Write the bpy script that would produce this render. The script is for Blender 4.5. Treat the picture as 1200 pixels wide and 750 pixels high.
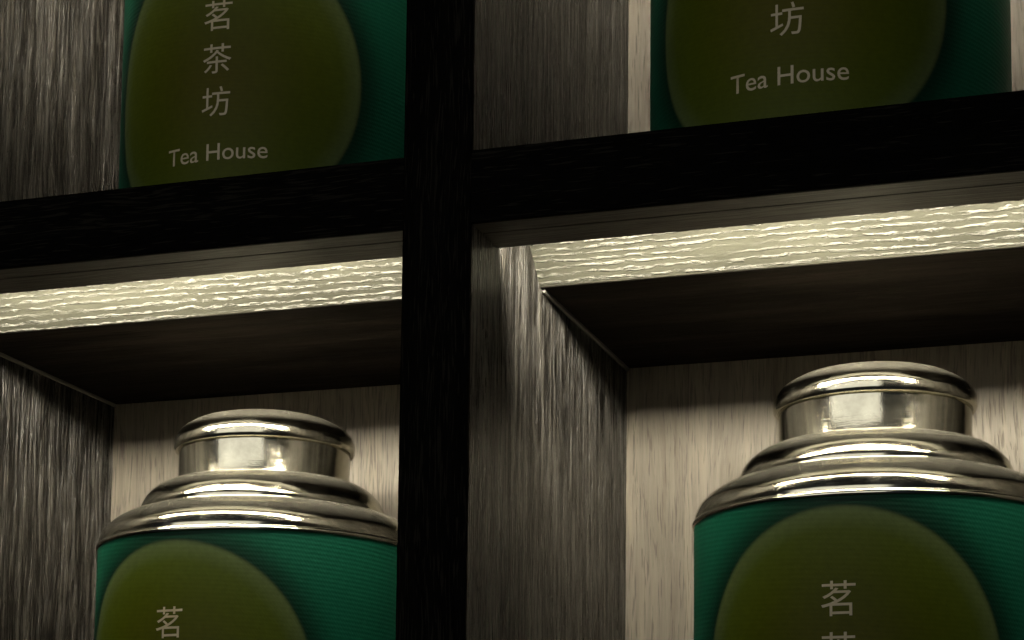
import bpy, bmesh, math
from mathutils import Matrix, Vector

scene = bpy.context.scene
for o in list(bpy.data.objects):
    bpy.data.objects.remove(o)

# ------------------------------------------------------------------ camera
cam_data = bpy.data.cameras.new('camera')
cam = bpy.data.objects.new('camera', cam_data)
scene.collection.objects.link(cam)
scene.camera = cam
YAW, PITCH, ROLL = 0.3258, 0.1110, 0.0121
c, s = math.cos(YAW), math.sin(YAW)
r = Vector((c, s, 0)); fw = Vector((-s, c, 0)); up = Vector((0, 0, 1))
c, s = math.cos(PITCH), math.sin(PITCH)
fw2 = c * fw + s * up; up2 = -s * fw + c * up
c, s = math.cos(ROLL), math.sin(ROLL)
r3 = c * r + s * up2; up3 = -s * r + c * up2
M = Matrix((r3, up3, -fw2)).transposed().to_4x4()
M.translation = (0.3581, -1.0084, -0.3955)
cam.matrix_world = M
cam_data.sensor_width = 36.0
cam_data.lens = 2356.27 / 1200 * 36
cam_data.shift_x = (600 - 580.6) / 1200
cam_data.shift_y = (760.2 - 375) / 1200
cam_data.clip_start = 0.01
cam_data.clip_end = 50

# ------------------------------------------------------------------ world: a dark room
world = bpy.data.worlds.new('World')
scene.world = world
world.use_nodes = True
bg = world.node_tree.nodes['Background']
bg.inputs['Color'].default_value = (0.75, 0.85, 1.0, 1)
bg.inputs['Strength'].default_value = 0.012

scene.view_settings.view_transform = 'Standard'
scene.view_settings.look = 'None'
scene.view_settings.gamma = 1
scene.view_settings.exposure = 0
scene.view_settings.use_curve_mapping = False
scene.render.resolution_x = 1024
scene.render.resolution_y = 640
try:
    scene.cycles.max_bounces = 10
    scene.cycles.diffuse_bounces = 6
    scene.cycles.glossy_bounces = 6
    scene.cycles.sample_clamp_indirect = 4
except Exception:
    pass
LED_STRENGTH = 180.0
LED_COLOR = (1.0, 0.91, 0.73, 1)

# a large dim ceiling-and-window glow of the shop, in front of the shelves
room = bpy.data.lights.new('room_light', 'AREA')
room.shape = 'RECTANGLE'; room.size = 3.2; room.size_y = 1.3
room.energy = 15.0
room.color = (1.0, 0.97, 0.88)
room_o = bpy.data.objects.new('room_light', room)
scene.collection.objects.link(room_o)
room_o.location = (-0.55, -2.5, 0.60)
room_o.rotation_euler = (Vector((0.0, 0.2, -0.1)) - Vector((-0.55, -2.5, 0.60))).to_track_quat('-Z', 'Y').to_euler()

# ------------------------------------------------------------------ dimensions (metres)
T = 0.040          # divider thickness
W = 0.3666         # clear width of a compartment
H = 0.0415         # shelf thickness
D = 0.3333         # depth to the back panel
PZ = 0.385         # vertical pitch of the shelves
RAIL = 0.019       # depth of the front rail
LIP = 0.048        # rear edge of the lip that hides the lamp
B = 0.1275         # foot of the slanted groove wall
R = 0.1092         # canister radius

# ------------------------------------------------------------------ materials
class NT:
    def __init__(self, name):
        self.m = bpy.data.materials.new(name)
        self.m.use_nodes = True
        self.t = self.m.node_tree
        self.b = self.t.nodes['Principled BSDF']
    def n(self, kind, **kw):
        nd = self.t.nodes.new(kind)
        for k, v in kw.items():
            if k in nd.inputs:
                nd.inputs[k].default_value = v
            else:
                setattr(nd, k, v)
        return nd
    def l(self, a, b):
        self.t.links.new(a, b)
    def math(self, op, a, b=None, clamp=False):
        nd = self.t.nodes.new('ShaderNodeMath'); nd.operation = op; nd.use_clamp = clamp
        for i, v in enumerate((a, b)):
            if v is None: continue
            if isinstance(v, (int, float)): nd.inputs[i].default_value = v
            else: self.l(v, nd.inputs[i])
        return nd.outputs[0]
    def ramp(self, fac, stops):
        nd = self.t.nodes.new('ShaderNodeValToRGB')
        el = nd.color_ramp.elements
        while len(el) < len(stops): el.new(0.5)
        for e, (p, col) in zip(el, stops):
            e.position = p
            e.color = col if len(col) == 4 else (*col, 1)
        self.l(fac, nd.inputs[0])
        return nd.outputs[0]
    def smooth(self, x, lo, hi):
        nd = self.t.nodes.new('ShaderNodeMapRange'); nd.interpolation_type = 'SMOOTHSTEP'
        self.l(x, nd.inputs[0])
        nd.inputs[1].default_value = lo; nd.inputs[2].default_value = hi
        return nd.outputs[0]
    def mix(self, fac, a, b):
        nd = self.t.nodes.new('ShaderNodeMix'); nd.data_type = 'RGBA'
        if isinstance(fac, (int, float)): nd.inputs[0].default_value = fac
        else: self.l(fac, nd.inputs[0])
        for i, v in ((6, a), (7, b)):
            if isinstance(v, tuple): nd.inputs[i].default_value = (*v, 1) if len(v) == 3 else v
            else: self.l(v, nd.inputs[i])
        return nd.outputs[2]

def wood(name, axis, dark, mid, light, rough=0.45, bump=1.0, dist=0.0012, across=210.0, along=9.0, pore=(0.02, 0.018, 0.014), pore_amt=0.6, spec=0.5, warp_amp=0.010, dust=0.25, stops=(0.36, 0.50, 0.64), pore_h=-0.35, pore_t=(0.66, 0.78), fib_h=1.0, detail=3.0, spec_hi=None, n3w=0.38):
    """brushed open-grain oak veneer, grain running along `axis`"""
    k = NT(name)
    tc = k.n('ShaderNodeTexCoord')
    def mapped(a, b, off=0.0):
        mp = k.n('ShaderNodeMapping')
        sc = [a, a, a]; sc[axis] = b
        mp.inputs['Scale'].default_value = sc
        mp.inputs['Location'].default_value = (off, off * 1.7, off * 0.6)
        k.l(warp, mp.inputs['Vector'])
        return mp.outputs[0]
    # the fibres wander a little
    wn = k.n('ShaderNodeTexNoise', Scale=9.0, Detail=2.0)
    mw = k.n('ShaderNodeMapping'); sc = [3.0, 3.0, 3.0]; sc[axis] = 1.0
    mw.inputs['Scale'].default_value = sc
    k.l(tc.outputs['Object'], mw.inputs['Vector']); k.l(mw.outputs[0], wn.inputs['Vector'])
    vs = k.n('ShaderNodeVectorMath', operation='MULTIPLY_ADD')
    amp = [warp_amp] * 3; amp[axis] = 0.0
    vs.inputs[1].default_value = amp
    k.l(wn.outputs['Color'], vs.inputs[0]); k.l(tc.outputs['Object'], vs.inputs[2])
    warp = vs.outputs[0]
    n1 = k.n('ShaderNodeTexNoise', Scale=1.0, Detail=detail, Roughness=0.6)
    k.l(mapped(across, along), n1.inputs['Vector'])
    n2 = k.n('ShaderNodeTexNoise', Scale=1.0, Detail=2.0, Roughness=0.5)
    k.l(mapped(across * 3.2, along * 4.5, 3.1), n2.inputs['Vector'])
    n3 = k.n('ShaderNodeTexNoise', Scale=1.0, Detail=2.0)
    k.l(mapped(across * 0.16, along * 0.3, 7.7), n3.inputs['Vector'])
    n4 = k.n('ShaderNodeTexNoise', Scale=1.0, Detail=4.0, Roughness=0.65)
    k.l(mapped(across * 7.0, along * 14, 1.3), n4.inputs['Vector'])
    fib = k.math('ADD', k.math('MULTIPLY', n1.outputs[0], 1.0 - n3w), k.math('MULTIPLY', n3.outputs[0], n3w))
    col = k.ramp(fib, list(zip(stops, (dark, mid, light))))
    # pores: short dashes, denser in some bands
    p = k.smooth(k.math('ADD', n2.outputs[0], k.math('MULTIPLY', n3.outputs[0], 0.25)), *pore_t)
    col = k.mix(k.math('MULTIPLY', p, pore_amt), col, pore)
    col = k.mix(k.math('MULTIPLY', k.smooth(n4.outputs[0], 0.35, 0.75), dust), col, light)
    k.l(col, k.b.inputs['Base Color'])
    h = k.math('ADD', k.math('MULTIPLY', n1.outputs[0], fib_h), k.math('MULTIPLY', n4.outputs[0], 0.22))
    h = k.math('ADD', h, k.math('MULTIPLY', p, pore_h))
    bp = k.n('ShaderNodeBump', Strength=bump, Distance=dist)
    k.l(h, bp.inputs['Height']); k.l(bp.outputs[0], k.b.inputs['Normal'])
    rr = k.ramp(n2.outputs[0], [(0.3, (rough - 0.08,) * 3), (0.7, (rough + 0.12,) * 3)])
    k.l(rr, k.b.inputs['Roughness'])
    k.b.inputs['Specular IOR Level'].default_value = spec
    if spec_hi is not None:      # the raised fibres carry the lacquer
        k.l(k.ramp(fib, [(stops[0], (spec,) * 3), (stops[2], (spec_hi,) * 3)]), k.b.inputs['Specular IOR Level'])
    return k.m

M_UPRIGHT = wood('dark_oak_upright', 2, dark=(0.006, 0.0054, 0.0045), mid=(0.014, 0.0126, 0.0106), light=(0.080, 0.074, 0.060), rough=0.30, bump=1.0, dist=0.0034, across=210, along=9.0, dust=0.03, detail=2.0, n3w=0.10, stops=(0.45, 0.56, 0.73), pore=(0.11, 0.10, 0.082), pore_amt=0.55, pore_h=0.3, pore_t=(0.66, 0.77), spec=0.10, spec_hi=0.85)
M_SHELF = wood('shaded_oak_shelf', 0, dark=(0.005, 0.004, 0.0035), mid=(0.011, 0.0088, 0.0074), light=(0.024, 0.019, 0.016), rough=0.7, bump=0.6, dist=0.0012, across=50, along=5, spec=0.02)  # oak darkened so the shade of the underside sits in its colour

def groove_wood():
    """shelf oak on the slanted groove wall, lamplight painted in as paleness: rows of short raised pale fibres along the grain"""
    k = NT('lit_oak_groove')
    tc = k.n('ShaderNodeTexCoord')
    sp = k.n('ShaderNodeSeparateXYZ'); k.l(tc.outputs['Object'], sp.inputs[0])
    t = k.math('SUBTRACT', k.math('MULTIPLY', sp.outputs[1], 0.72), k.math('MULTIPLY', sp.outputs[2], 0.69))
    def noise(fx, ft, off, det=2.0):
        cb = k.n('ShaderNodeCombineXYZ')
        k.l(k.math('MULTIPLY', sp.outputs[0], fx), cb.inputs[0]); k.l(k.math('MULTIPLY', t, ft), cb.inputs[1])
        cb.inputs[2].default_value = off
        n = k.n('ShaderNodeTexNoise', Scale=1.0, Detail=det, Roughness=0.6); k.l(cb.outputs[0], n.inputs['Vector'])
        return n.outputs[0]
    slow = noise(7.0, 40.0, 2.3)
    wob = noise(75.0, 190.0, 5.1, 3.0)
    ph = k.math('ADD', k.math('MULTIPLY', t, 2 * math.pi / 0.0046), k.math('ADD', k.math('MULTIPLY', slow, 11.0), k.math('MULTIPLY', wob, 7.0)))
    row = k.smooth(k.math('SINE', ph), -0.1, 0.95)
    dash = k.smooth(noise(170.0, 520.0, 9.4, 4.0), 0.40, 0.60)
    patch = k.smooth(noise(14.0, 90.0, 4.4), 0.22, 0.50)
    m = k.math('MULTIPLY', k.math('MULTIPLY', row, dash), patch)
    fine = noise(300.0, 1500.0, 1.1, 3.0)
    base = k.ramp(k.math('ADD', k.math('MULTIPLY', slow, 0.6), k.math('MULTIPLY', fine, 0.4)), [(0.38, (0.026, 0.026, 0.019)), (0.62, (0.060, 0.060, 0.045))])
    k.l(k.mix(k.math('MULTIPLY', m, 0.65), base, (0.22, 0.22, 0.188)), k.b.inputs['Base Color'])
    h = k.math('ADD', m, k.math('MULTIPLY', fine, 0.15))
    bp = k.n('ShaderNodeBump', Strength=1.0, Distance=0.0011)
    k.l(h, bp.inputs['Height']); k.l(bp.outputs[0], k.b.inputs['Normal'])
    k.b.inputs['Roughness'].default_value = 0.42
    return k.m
M_GROOVE = groove_wood()  # lit counterpart of the shelf oak, lamp glow put into the paler colour
M_FRONT = wood('shaded_oak_rail', 0, spec=0.015, dark=(0.0010, 0.0010, 0.0009), mid=(0.0016, 0.0015, 0.0013), light=(0.003, 0.0028, 0.0023), rough=0.6, bump=0.6, dist=0.0006, across=300, along=10)  # rail oak seen from the front, its lack of light painted near black
M_EDGE = wood('shaded_oak_front', 2, spec=0.015, dark=(0.0010, 0.0010, 0.0009), mid=(0.0016, 0.0015, 0.0013), light=(0.003, 0.0028, 0.0023), rough=0.6, bump=0.6, dist=0.0006, across=300, along=10)  # same shade painted into the upright fronts, grain vertical
M_LIP = wood('brown_oak_lip', 0, dark=(0.018, 0.015, 0.012), mid=(0.030, 0.025, 0.020), light=(0.055, 0.047, 0.038), rough=0.5, bump=0.5, dist=0.0006, across=260, along=8)
M_BACK = wood('pale_oak_back', 2, dark=(0.115, 0.100, 0.073), mid=(0.152, 0.135, 0.107), light=(0.20, 0.177, 0.134), rough=0.55, bump=0.6, dist=0.0008, across=270, along=8, pore=(0.045, 0.038, 0.03), pore_amt=0.55)

def plain(name, col, rough, metal=0.0):
    k = NT(name)
    k.b.inputs['Base Color'].default_value = (*col, 1)
    k.b.inputs['Roughness'].default_value = rough
    k.b.inputs['Metallic'].default_value = metal
    n = k.n('ShaderNodeTexNoise', Scale=120.0, Detail=4.0)
    tc = k.n('ShaderNodeTexCoord'); k.l(tc.outputs['Object'], n.inputs['Vector'])
    rr = k.ramp(n.outputs[0], [(0.3, (rough * 0.85,) * 3), (0.7, (min(1, rough * 1.2),) * 3)])
    k.l(rr, k.b.inputs['Roughness'])
    return k.m
M_BEAD = plain('grey_sealant', (0.10, 0.095, 0.085), 0.35)
M_ALU = plain('aluminium', (0.35, 0.35, 0.35), 0.4, 1.0)

def led_material():
    k = NT('warm_led')
    k.b.inputs['Base Color'].default_value = (0.8, 0.8, 0.75, 1)
    k.b.inputs['Emission Color'].default_value = LED_COLOR
    k.b.inputs['Emission Strength'].default_value = LED_STRENGTH
    return k.m
M_LED = led_material()

def tin_metal():
    k = NT('polished_tinplate')
    k.b.inputs['Metallic'].default_value = 1.0
    tc = k.n('ShaderNodeTexCoord')
    # spun metal: fine rings round the axis, a few scratches and finger marks
    mp = k.n('ShaderNodeMapping'); mp.inputs['Scale'].default_value = (25, 25, 1500)
    k.l(tc.outputs['Object'], mp.inputs['Vector'])
    n1 = k.n('ShaderNodeTexNoise', Scale=1.0, Detail=2.0); k.l(mp.outputs[0], n1.inputs['Vector'])
    n2 = k.n('ShaderNodeTexNoise', Scale=55.0, Detail=5.0, Roughness=0.7); k.l(tc.outputs['Object'], n2.inputs['Vector'])
    rr = k.ramp(n2.outputs[0], [(0.30, (0.08,) * 3), (0.60, (0.14,) * 3), (0.8, (0.28,) * 3)])
    k.l(rr, k.b.inputs['Roughness'])
    col = k.ramp(n2.outputs[0], [(0.3, (0.50, 0.48, 0.38)), (0.7, (0.68, 0.655, 0.54))])
    k.l(col, k.b.inputs['Base Color'])
    # a film of dust on what faces up
    geo = k.n('ShaderNodeNewGeometry')
    sz = k.n('ShaderNodeSeparateXYZ'); k.l(geo.outputs['Normal'], sz.inputs[0])
    nd = k.n('ShaderNodeTexNoise', Scale=1300.0, Detail=3.0, Roughness=0.6); k.l(tc.outputs['Object'], nd.inputs['Vector'])
    du = k.math('MULTIPLY', k.smooth(sz.outputs[2], 0.55, 1.0), k.smooth(nd.outputs[0], 0.30, 0.80))
    du = k.math('MULTIPLY', du, 0.42)
    k.l(k.mix(du, col, (0.45, 0.43, 0.38)), k.b.inputs['Base Color'])
    k.l(k.math('SUBTRACT', 1.0, du), k.b.inputs['Metallic'])
    k.l(k.math('ADD', rr, k.math('MULTIPLY', du, 0.5)), k.b.inputs['Roughness'])
    n3 = k.n('ShaderNodeTexNoise', Scale=900.0, Detail=2.0); k.l(tc.outputs['Object'], n3.inputs['Vector'])
    h = k.math('ADD', k.math('MULTIPLY', n1.outputs[0], 0.5), k.math('MULTIPLY', n3.outputs[0], 0.35))
    h = k.math('ADD', h, k.math('MULTIPLY', n2.outputs[0], 2.0))
    bp = k.n('ShaderNodeBump', Strength=0.25, Distance=0.00025)
    k.l(h, bp.inputs['Height']); k.l(bp.outputs[0], k.b.inputs['Normal'])
    return k.m
M_TIN = tin_metal()

ZC, CR = 0.0995, 0.0948      # printed disc: height of its centre, radius on the wrapped sheet
def print_material():
    """printed tinplate sheet: teal ground, soft dark edge round an olive disc"""
    k = NT('printed_green_sheet')
    tc = k.n('ShaderNodeTexCoord')
    sp = k.n('ShaderNodeSeparateXYZ'); k.l(tc.outputs['Object'], sp.inputs[0])
    ang = k.math('ARCTAN2', sp.outputs[0], k.math('MULTIPLY', sp.outputs[1], -1.0))
    u = k.math('MULTIPLY', ang, R)
    v = k.math('SUBTRACT', sp.outputs[2], ZC)
    d = k.math('SQRT', k.math('ADD', k.math('MULTIPLY', u, u), k.math('MULTIPLY', v, v)))
    ground = k.mix(k.smooth(d, CR - 0.003, CR + 0.024), (0.003, 0.022, 0.011), (0.006, 0.086, 0.048))
    un = k.math('DIVIDE', d, CR)
    disc = k.ramp(un, [(0.0, (0.080, 0.073, 0.002)), (0.65, (0.063, 0.081, 0.002)), (0.85, (0.060, 0.083, 0.007)), (0.97, (0.078, 0.108, 0.038)), (1.0, (0.045, 0.066, 0.026))])
    col = k.mix(k.smooth(d, CR - 0.0018, CR + 0.0012), disc, ground)
    # fine woven texture of the print
    wv = k.math('SINE', k.math('MULTIPLY', k.math('ADD', v, k.math('MULTIPLY', u, 0.06)), 2 * math.pi / 0.0028))
    wv2 = k.math('SINE', k.math('MULTIPLY', u, 2 * math.pi / 0.0021))
    we = k.math('MULTIPLY', wv, k.math('ADD', k.math('MULTIPLY', wv2, 0.35), 0.65))
    n = k.n('ShaderNodeTexNoise', Scale=260.0, Detail=4.0); k.l(tc.outputs['Object'], n.inputs['Vector'])
    we = k.math('MULTIPLY', we, k.math('ADD', k.math('MULTIPLY', k.smooth(d, CR - 0.001, CR + 0.001), 0.7), 0.3))
    hv = k.n('ShaderNodeHueSaturation')
    val = k.math('ADD', k.math('ADD', k.math('MULTIPLY', we, 0.11), 0.82), k.math('MULTIPLY', n.outputs[0], 0.36))
    k.l(val, hv.inputs['Value']); k.l(col, hv.inputs['Color'])
    k.l(hv.outputs[0], k.b.inputs['Base Color'])
    k.b.inputs['Roughness'].default_value = 0.5
    k.b.inputs['Specular IOR Level'].default_value = 0.12
    h = k.math('ADD', k.math('MULTIPLY', we, 0.5), n.outputs[0])
    bp = k.n('ShaderNodeBump', Strength=0.35, Distance=0.0003)
    k.l(h, bp.inputs['Height']); k.l(bp.outputs[0], k.b.inputs['Normal'])
    return k.m
M_PRINT = print_material()
M_INK = plain('cream_ink', (0.52, 0.45, 0.29), 0.5)

# ------------------------------------------------------------------ builders
def obj(name, bm, mat, parent=None, smooth=False, bevel=0.0):
    bmesh.ops.recalc_face_normals(bm, faces=bm.faces[:])
    if bevel:
        bmesh.ops.bevel(bm, geom=[e for e in bm.edges if len(e.link_faces) == 2 and e.calc_face_angle(0) > 0.5],
                        offset=bevel, segments=2, profile=0.5, affect='EDGES')
    me = bpy.data.meshes.new(name)
    bm.to_mesh(me); bm.free()
    me.materials.append(mat)
    if smooth:
        for p in me.polygons: p.use_smooth = True
    o = bpy.data.objects.new(name, me)
    scene.collection.objects.link(o)
    o.parent = parent
    return o

def box(x0, x1, y0, y1, z0, z1):
    bm = bmesh.new()
    v = [bm.verts.new((x, y, z)) for x in (x0, x1) for y in (y0, y1) for z in (z0, z1)]
    for f in ((0, 1, 3, 2), (4, 6, 7, 5), (0, 4, 5, 1), (2, 3, 7, 6), (0, 2, 6, 4), (1, 5, 7, 3)):
        bm.faces.new([v[i] for i in f])
    return bm

def extrude_yz(profile, x0, x1):
    bm = bmesh.new()
    a = [bm.verts.new((x0, y, z)) for y, z in profile]
    b = [bm.verts.new((x1, y, z)) for y, z in profile]
    n = len(profile)
    bm.faces.new(a); bm.faces.new(b[::-1])
    for i in range(n):
        bm.faces.new((a[i], b[i], b[(i + 1) % n], a[(i + 1) % n]))
    return bm

def lathe(profile, seg=128, cap_top=False, cap_bottom=False):
    bm = bmesh.new()
    rings = []
    for rad, z in profile:
        if rad < 1e-6:
            rings.append([bm.verts.new((0, 0, z))])
        else:
            rings.append([bm.verts.new((rad * math.sin(2 * math.pi * i / seg), -rad * math.cos(2 * math.pi * i / seg), z)) for i in range(seg)])
    for a, b in zip(rings, rings[1:]):
        for i in range(seg):
            j = (i + 1) % seg
            if len(a) == 1: bm.faces.new((a[0], b[j], b[i]))
            elif len(b) == 1: bm.faces.new((a[i], a[j], b[0]))
            else: bm.faces.new((a[i], a[j], b[j], b[i]))
    return bm

def spline(pts, sub=6):
    """Catmull-Rom through the profile points"""
    out = []
    n = len(pts)
    for i in range(n - 1):
        p0 = pts[max(i - 1, 0)]; p1 = pts[i]; p2 = pts[i + 1]; p3 = pts[min(i + 2, n - 1)]
        for k in range(sub):
            t = k / sub
            out.append(tuple(0.5 * (2 * p1[a] + (p2[a] - p0[a]) * t + (2 * p0[a] - 5 * p1[a] + 4 * p2[a] - p3[a]) * t * t
                                    + (-p0[a] + 3 * p1[a] - 3 * p2[a] + p3[a]) * t ** 3) for a in (0, 1)))
    out.append(pts[-1])
    return out

# ------------------------------------------------------------------ the shelving unit
unit = bpy.data.objects.new('shelving_unit', None)
scene.collection.objects.link(unit)
unit['label'] = 'dark oak display shelving of square compartments with lit grooves under the shelves'
unit['category'] = 'shelving'

Z_BOT, Z_TOP = -PZ - H, PZ + 0.0
COLS = [-T - W, 0.0]                       # left inner face of each compartment
for x0 in (-2 * T - W, -T, W):
    u_ = obj('upright', box(x0, x0 + T, 0.003, D + 0.012, Z_BOT, Z_TOP), M_UPRIGHT, unit)
    obj('front_shade_face', box(x0, x0 + T, 0.0, 0.0028, Z_BOT, Z_TOP), M_EDGE, u_, bevel=0.0006)  # thin added slab, holds the unlit front's darkness in its colour

EPS = 0.0003
for x0 in COLS:
    bk = obj('back_panel', box(x0 - EPS, x0 + W + EPS, D, D + 0.010, Z_BOT + 0.001, Z_TOP - 0.001), M_BACK, unit)
    for zt in (PZ, 0.0, -PZ):
        prof = [(RAIL + 0.0002, zt - 0.0004), (D - EPS, zt - 0.0004), (D - EPS, zt - H), (B + 0.0022, zt - H), (B - 0.0268, zt - 0.0135), (RAIL + 0.0002, zt - 0.0135)]
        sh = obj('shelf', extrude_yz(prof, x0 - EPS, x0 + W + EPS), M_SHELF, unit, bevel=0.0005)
        gp = [(B, zt - H + 0.0002), (B + 0.0021, zt - H + 0.0002), (B - 0.0267, zt - 0.0137), (B - 0.0288, zt - 0.0137)]
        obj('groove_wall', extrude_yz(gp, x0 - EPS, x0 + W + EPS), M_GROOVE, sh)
        obj('front_rail', box(x0 - EPS, x0 + W + EPS, 0.0032, RAIL, zt - H + 0.0002, zt - 0.0002), M_LIP, sh)
        obj('rail_shade_face', box(x0 - EPS, x0 + W + EPS, 0.0002, 0.0031, zt - H, zt), M_FRONT, sh, bevel=0.0006)  # added dark sheet, paints the shade on the rail front
        lp = [(RAIL + 0.0019, zt - H + 0.0003), (LIP, zt - H + 0.0003), (LIP, zt - H + 0.0033), (RAIL + 0.0019, zt - H + 0.0033)]
        obj('light_lip', extrude_yz(lp, x0 - EPS, x0 + W + EPS), M_LIP, sh, bevel=0.0004)
        obj('lamp_channel', box(x0 + 0.002, x0 + W - 0.002, RAIL + 0.001, 0.0350, zt - 0.028, zt - 0.0137), M_ALU, sh)
        cy, cz, a = 0.0394, zt - 0.0220, math.radians(58)
        hw, th = 0.0070, 0.0010
        led = []
        for du, dv in ((-hw, -th), (hw, -th), (hw, th), (-hw, th)):
            led.append((cy + du * math.cos(a) + dv * math.sin(a), cz + du * math.sin(a) - dv * math.cos(a)))
        obj('led_strip', extrude_yz(led, x0 + 0.002, x0 + W - 0.002), M_LED, sh)
        for xs, dx in ((x0, 0.0022), (x0 + W, -0.0022)):
            xa, xb = sorted((xs - math.copysign(EPS, dx), xs + dx))
            obj('sealant_bead', box(xa, xb, B + 0.004, D - 0.0006, zt - H - 0.0022, zt - H + 0.0005), M_BEAD, sh, bevel=0.0007)

# ------------------------------------------------------------------ lettering wrapped on the sheet
def glyphs(text, size, width=None, off=0.0):
    cu = bpy.data.curves.new('text', 'FONT')
    cu.body = text; cu.size = size; cu.align_x = 'CENTER'; cu.resolution_u = 4; cu.offset = off
    to = bpy.data.objects.new('text', cu)
    scene.collection.objects.link(to)
    dg = bpy.context.evaluated_depsgraph_get()
    me = bpy.data.meshes.new_from_object(to.evaluated_get(dg))
    bpy.data.objects.remove(to); bpy.data.curves.remove(cu)
    xs = [v.co.x for v in me.vertices]; ys = [v.co.y for v in me.vertices]
    mx = (min(xs) + max(xs)) / 2; my = (min(ys) + max(ys)) / 2
    sc = (width / (max(xs) - min(xs))) if width else 1.0
    for v in me.vertices:
        v.co = ((v.co.x - mx) * sc, (v.co.y - my) * sc, 0)
    return me

def lettering(parts):
    bm = bmesh.new()
    for text, width, z in parts:
        me = glyphs(text, 0.02, width, 0.00006 if len(text) > 1 else 0.0)
        me.transform(Matrix.Translation((0, z, 0)))
        bm.from_mesh(me)
        bpy.data.meshes.remove(me)
    x = -0.036
    while x < 0.0361:
        bmesh.ops.bisect_plane(bm, geom=bm.verts[:] + bm.edges[:] + bm.faces[:], plane_co=(x, 0, 0), plane_no=(1, 0, 0))
        x += 0.003
    rad = R + 0.00012
    for v in bm.verts:
        t = v.co.x / R; z = v.co.y
        v.co = (rad * math.sin(t), -rad * math.cos(t), z)
    return bm
TEXTS = [('茗', 0.0192, 0.1420), ('茶', 0.0195, 0.1136), ('坊', 0.0192, 0.0855), ('Tea House', 0.0690, 0.0525)]

# ------------------------------------------------------------------ tea canisters
BH = 0.2000
body_prof = [(0, 0.0010), (R - 0.004, 0.0010), (R - 0.0028, 0.0), (R - 0.0010, 0.0004), (R, 0.0018)] + [(R, 0.0018 + (BH - 0.0018) * i / 8) for i in range(1, 9)]
shoulder_prof = spline([(R - 0.0004, BH - 0.0012), (R + 0.0010, BH - 0.0004), (R + 0.0012, BH + 0.0010), (R + 0.0006, BH + 0.0022)], 4) + \
    spline([(R - 0.0002, BH + 0.0028), (R - 0.0006, BH + 0.0060), (0.1058, BH + 0.0122), (0.0990, BH + 0.0188), (0.0905, BH + 0.0236), (0.0850, BH + 0.0252), (0.0830, BH + 0.0256)], 6) + \
    spline([(0.0824, BH + 0.0262), (0.0818, BH + 0.0300), (0.0784, BH + 0.0366), (0.0720, BH + 0.0428), (0.0645, BH + 0.0466), (0.0583, BH + 0.0478)], 6)
neck_prof = [(0.0580, BH + 0.0476), (0.0577, BH + 0.0486), (0.0577, BH + 0.066), (0.0577, BH + 0.0770)]
cap_prof = spline([(0.0575, BH + 0.0700), (0.0595, BH + 0.0693), (0.0609, BH + 0.0708), (0.0611, BH + 0.0740), (0.0602, BH + 0.0785), (0.0565, BH + 0.0838), (0.0500, BH + 0.0882), (0.0420, BH + 0.0914), (0.0250, BH + 0.0948), (0.0, BH + 0.0960)], 6)

def canister():
    e = bpy.data.objects.new('tea_canister', None)
    scene.collection.objects.link(e)
    bd = obj('body', lathe(body_prof), M_PRINT, e, smooth=True)
    obj('lettering', lettering(TEXTS), M_INK, bd)
    ld = obj('shoulder', lathe(shoulder_prof), M_TIN, e, smooth=True)
    cp = obj('cap', lathe(cap_prof), M_TIN, e, smooth=True)
    obj('cap_neck', lathe(neck_prof), M_TIN, cp, smooth=True)
    e['category'] = 'canister'
    e['group'] = 'green tea canisters on the shelves'
    return e

def copy_tree(o, parent=None):
    n = o.copy()
    scene.collection.objects.link(n)
    n.parent = parent
    for ch in list(o.children):
        copy_tree(ch, n)
    return n

first = canister()
spots = [
    (0.1912, 0.2, -PZ, -3.0, 'green tea canister with polished stepped lid, standing clear of the dark divider below the shelf'),
    (-0.2210, 0.212, -PZ, -6.0, 'green tea canister below the shelf, its polished lid partly hidden by the dark divider'),
    (-0.2075, 0.2, 0.0, 2.0, 'green tea canister above the shelf showing three characters over Tea House, beside dark upright'),
    (0.1672, 0.183, 0.0, -3.0, 'green tea canister above the shelf with a lit strip of pale back panel beside it'),
]
for i, (x, y, z, a, lab) in enumerate(spots):
    o = first if i == 0 else copy_tree(first)
    o.location = (x, y, z)
    o.rotation_euler = (0, 0, math.radians(a))
    o['label'] = lab
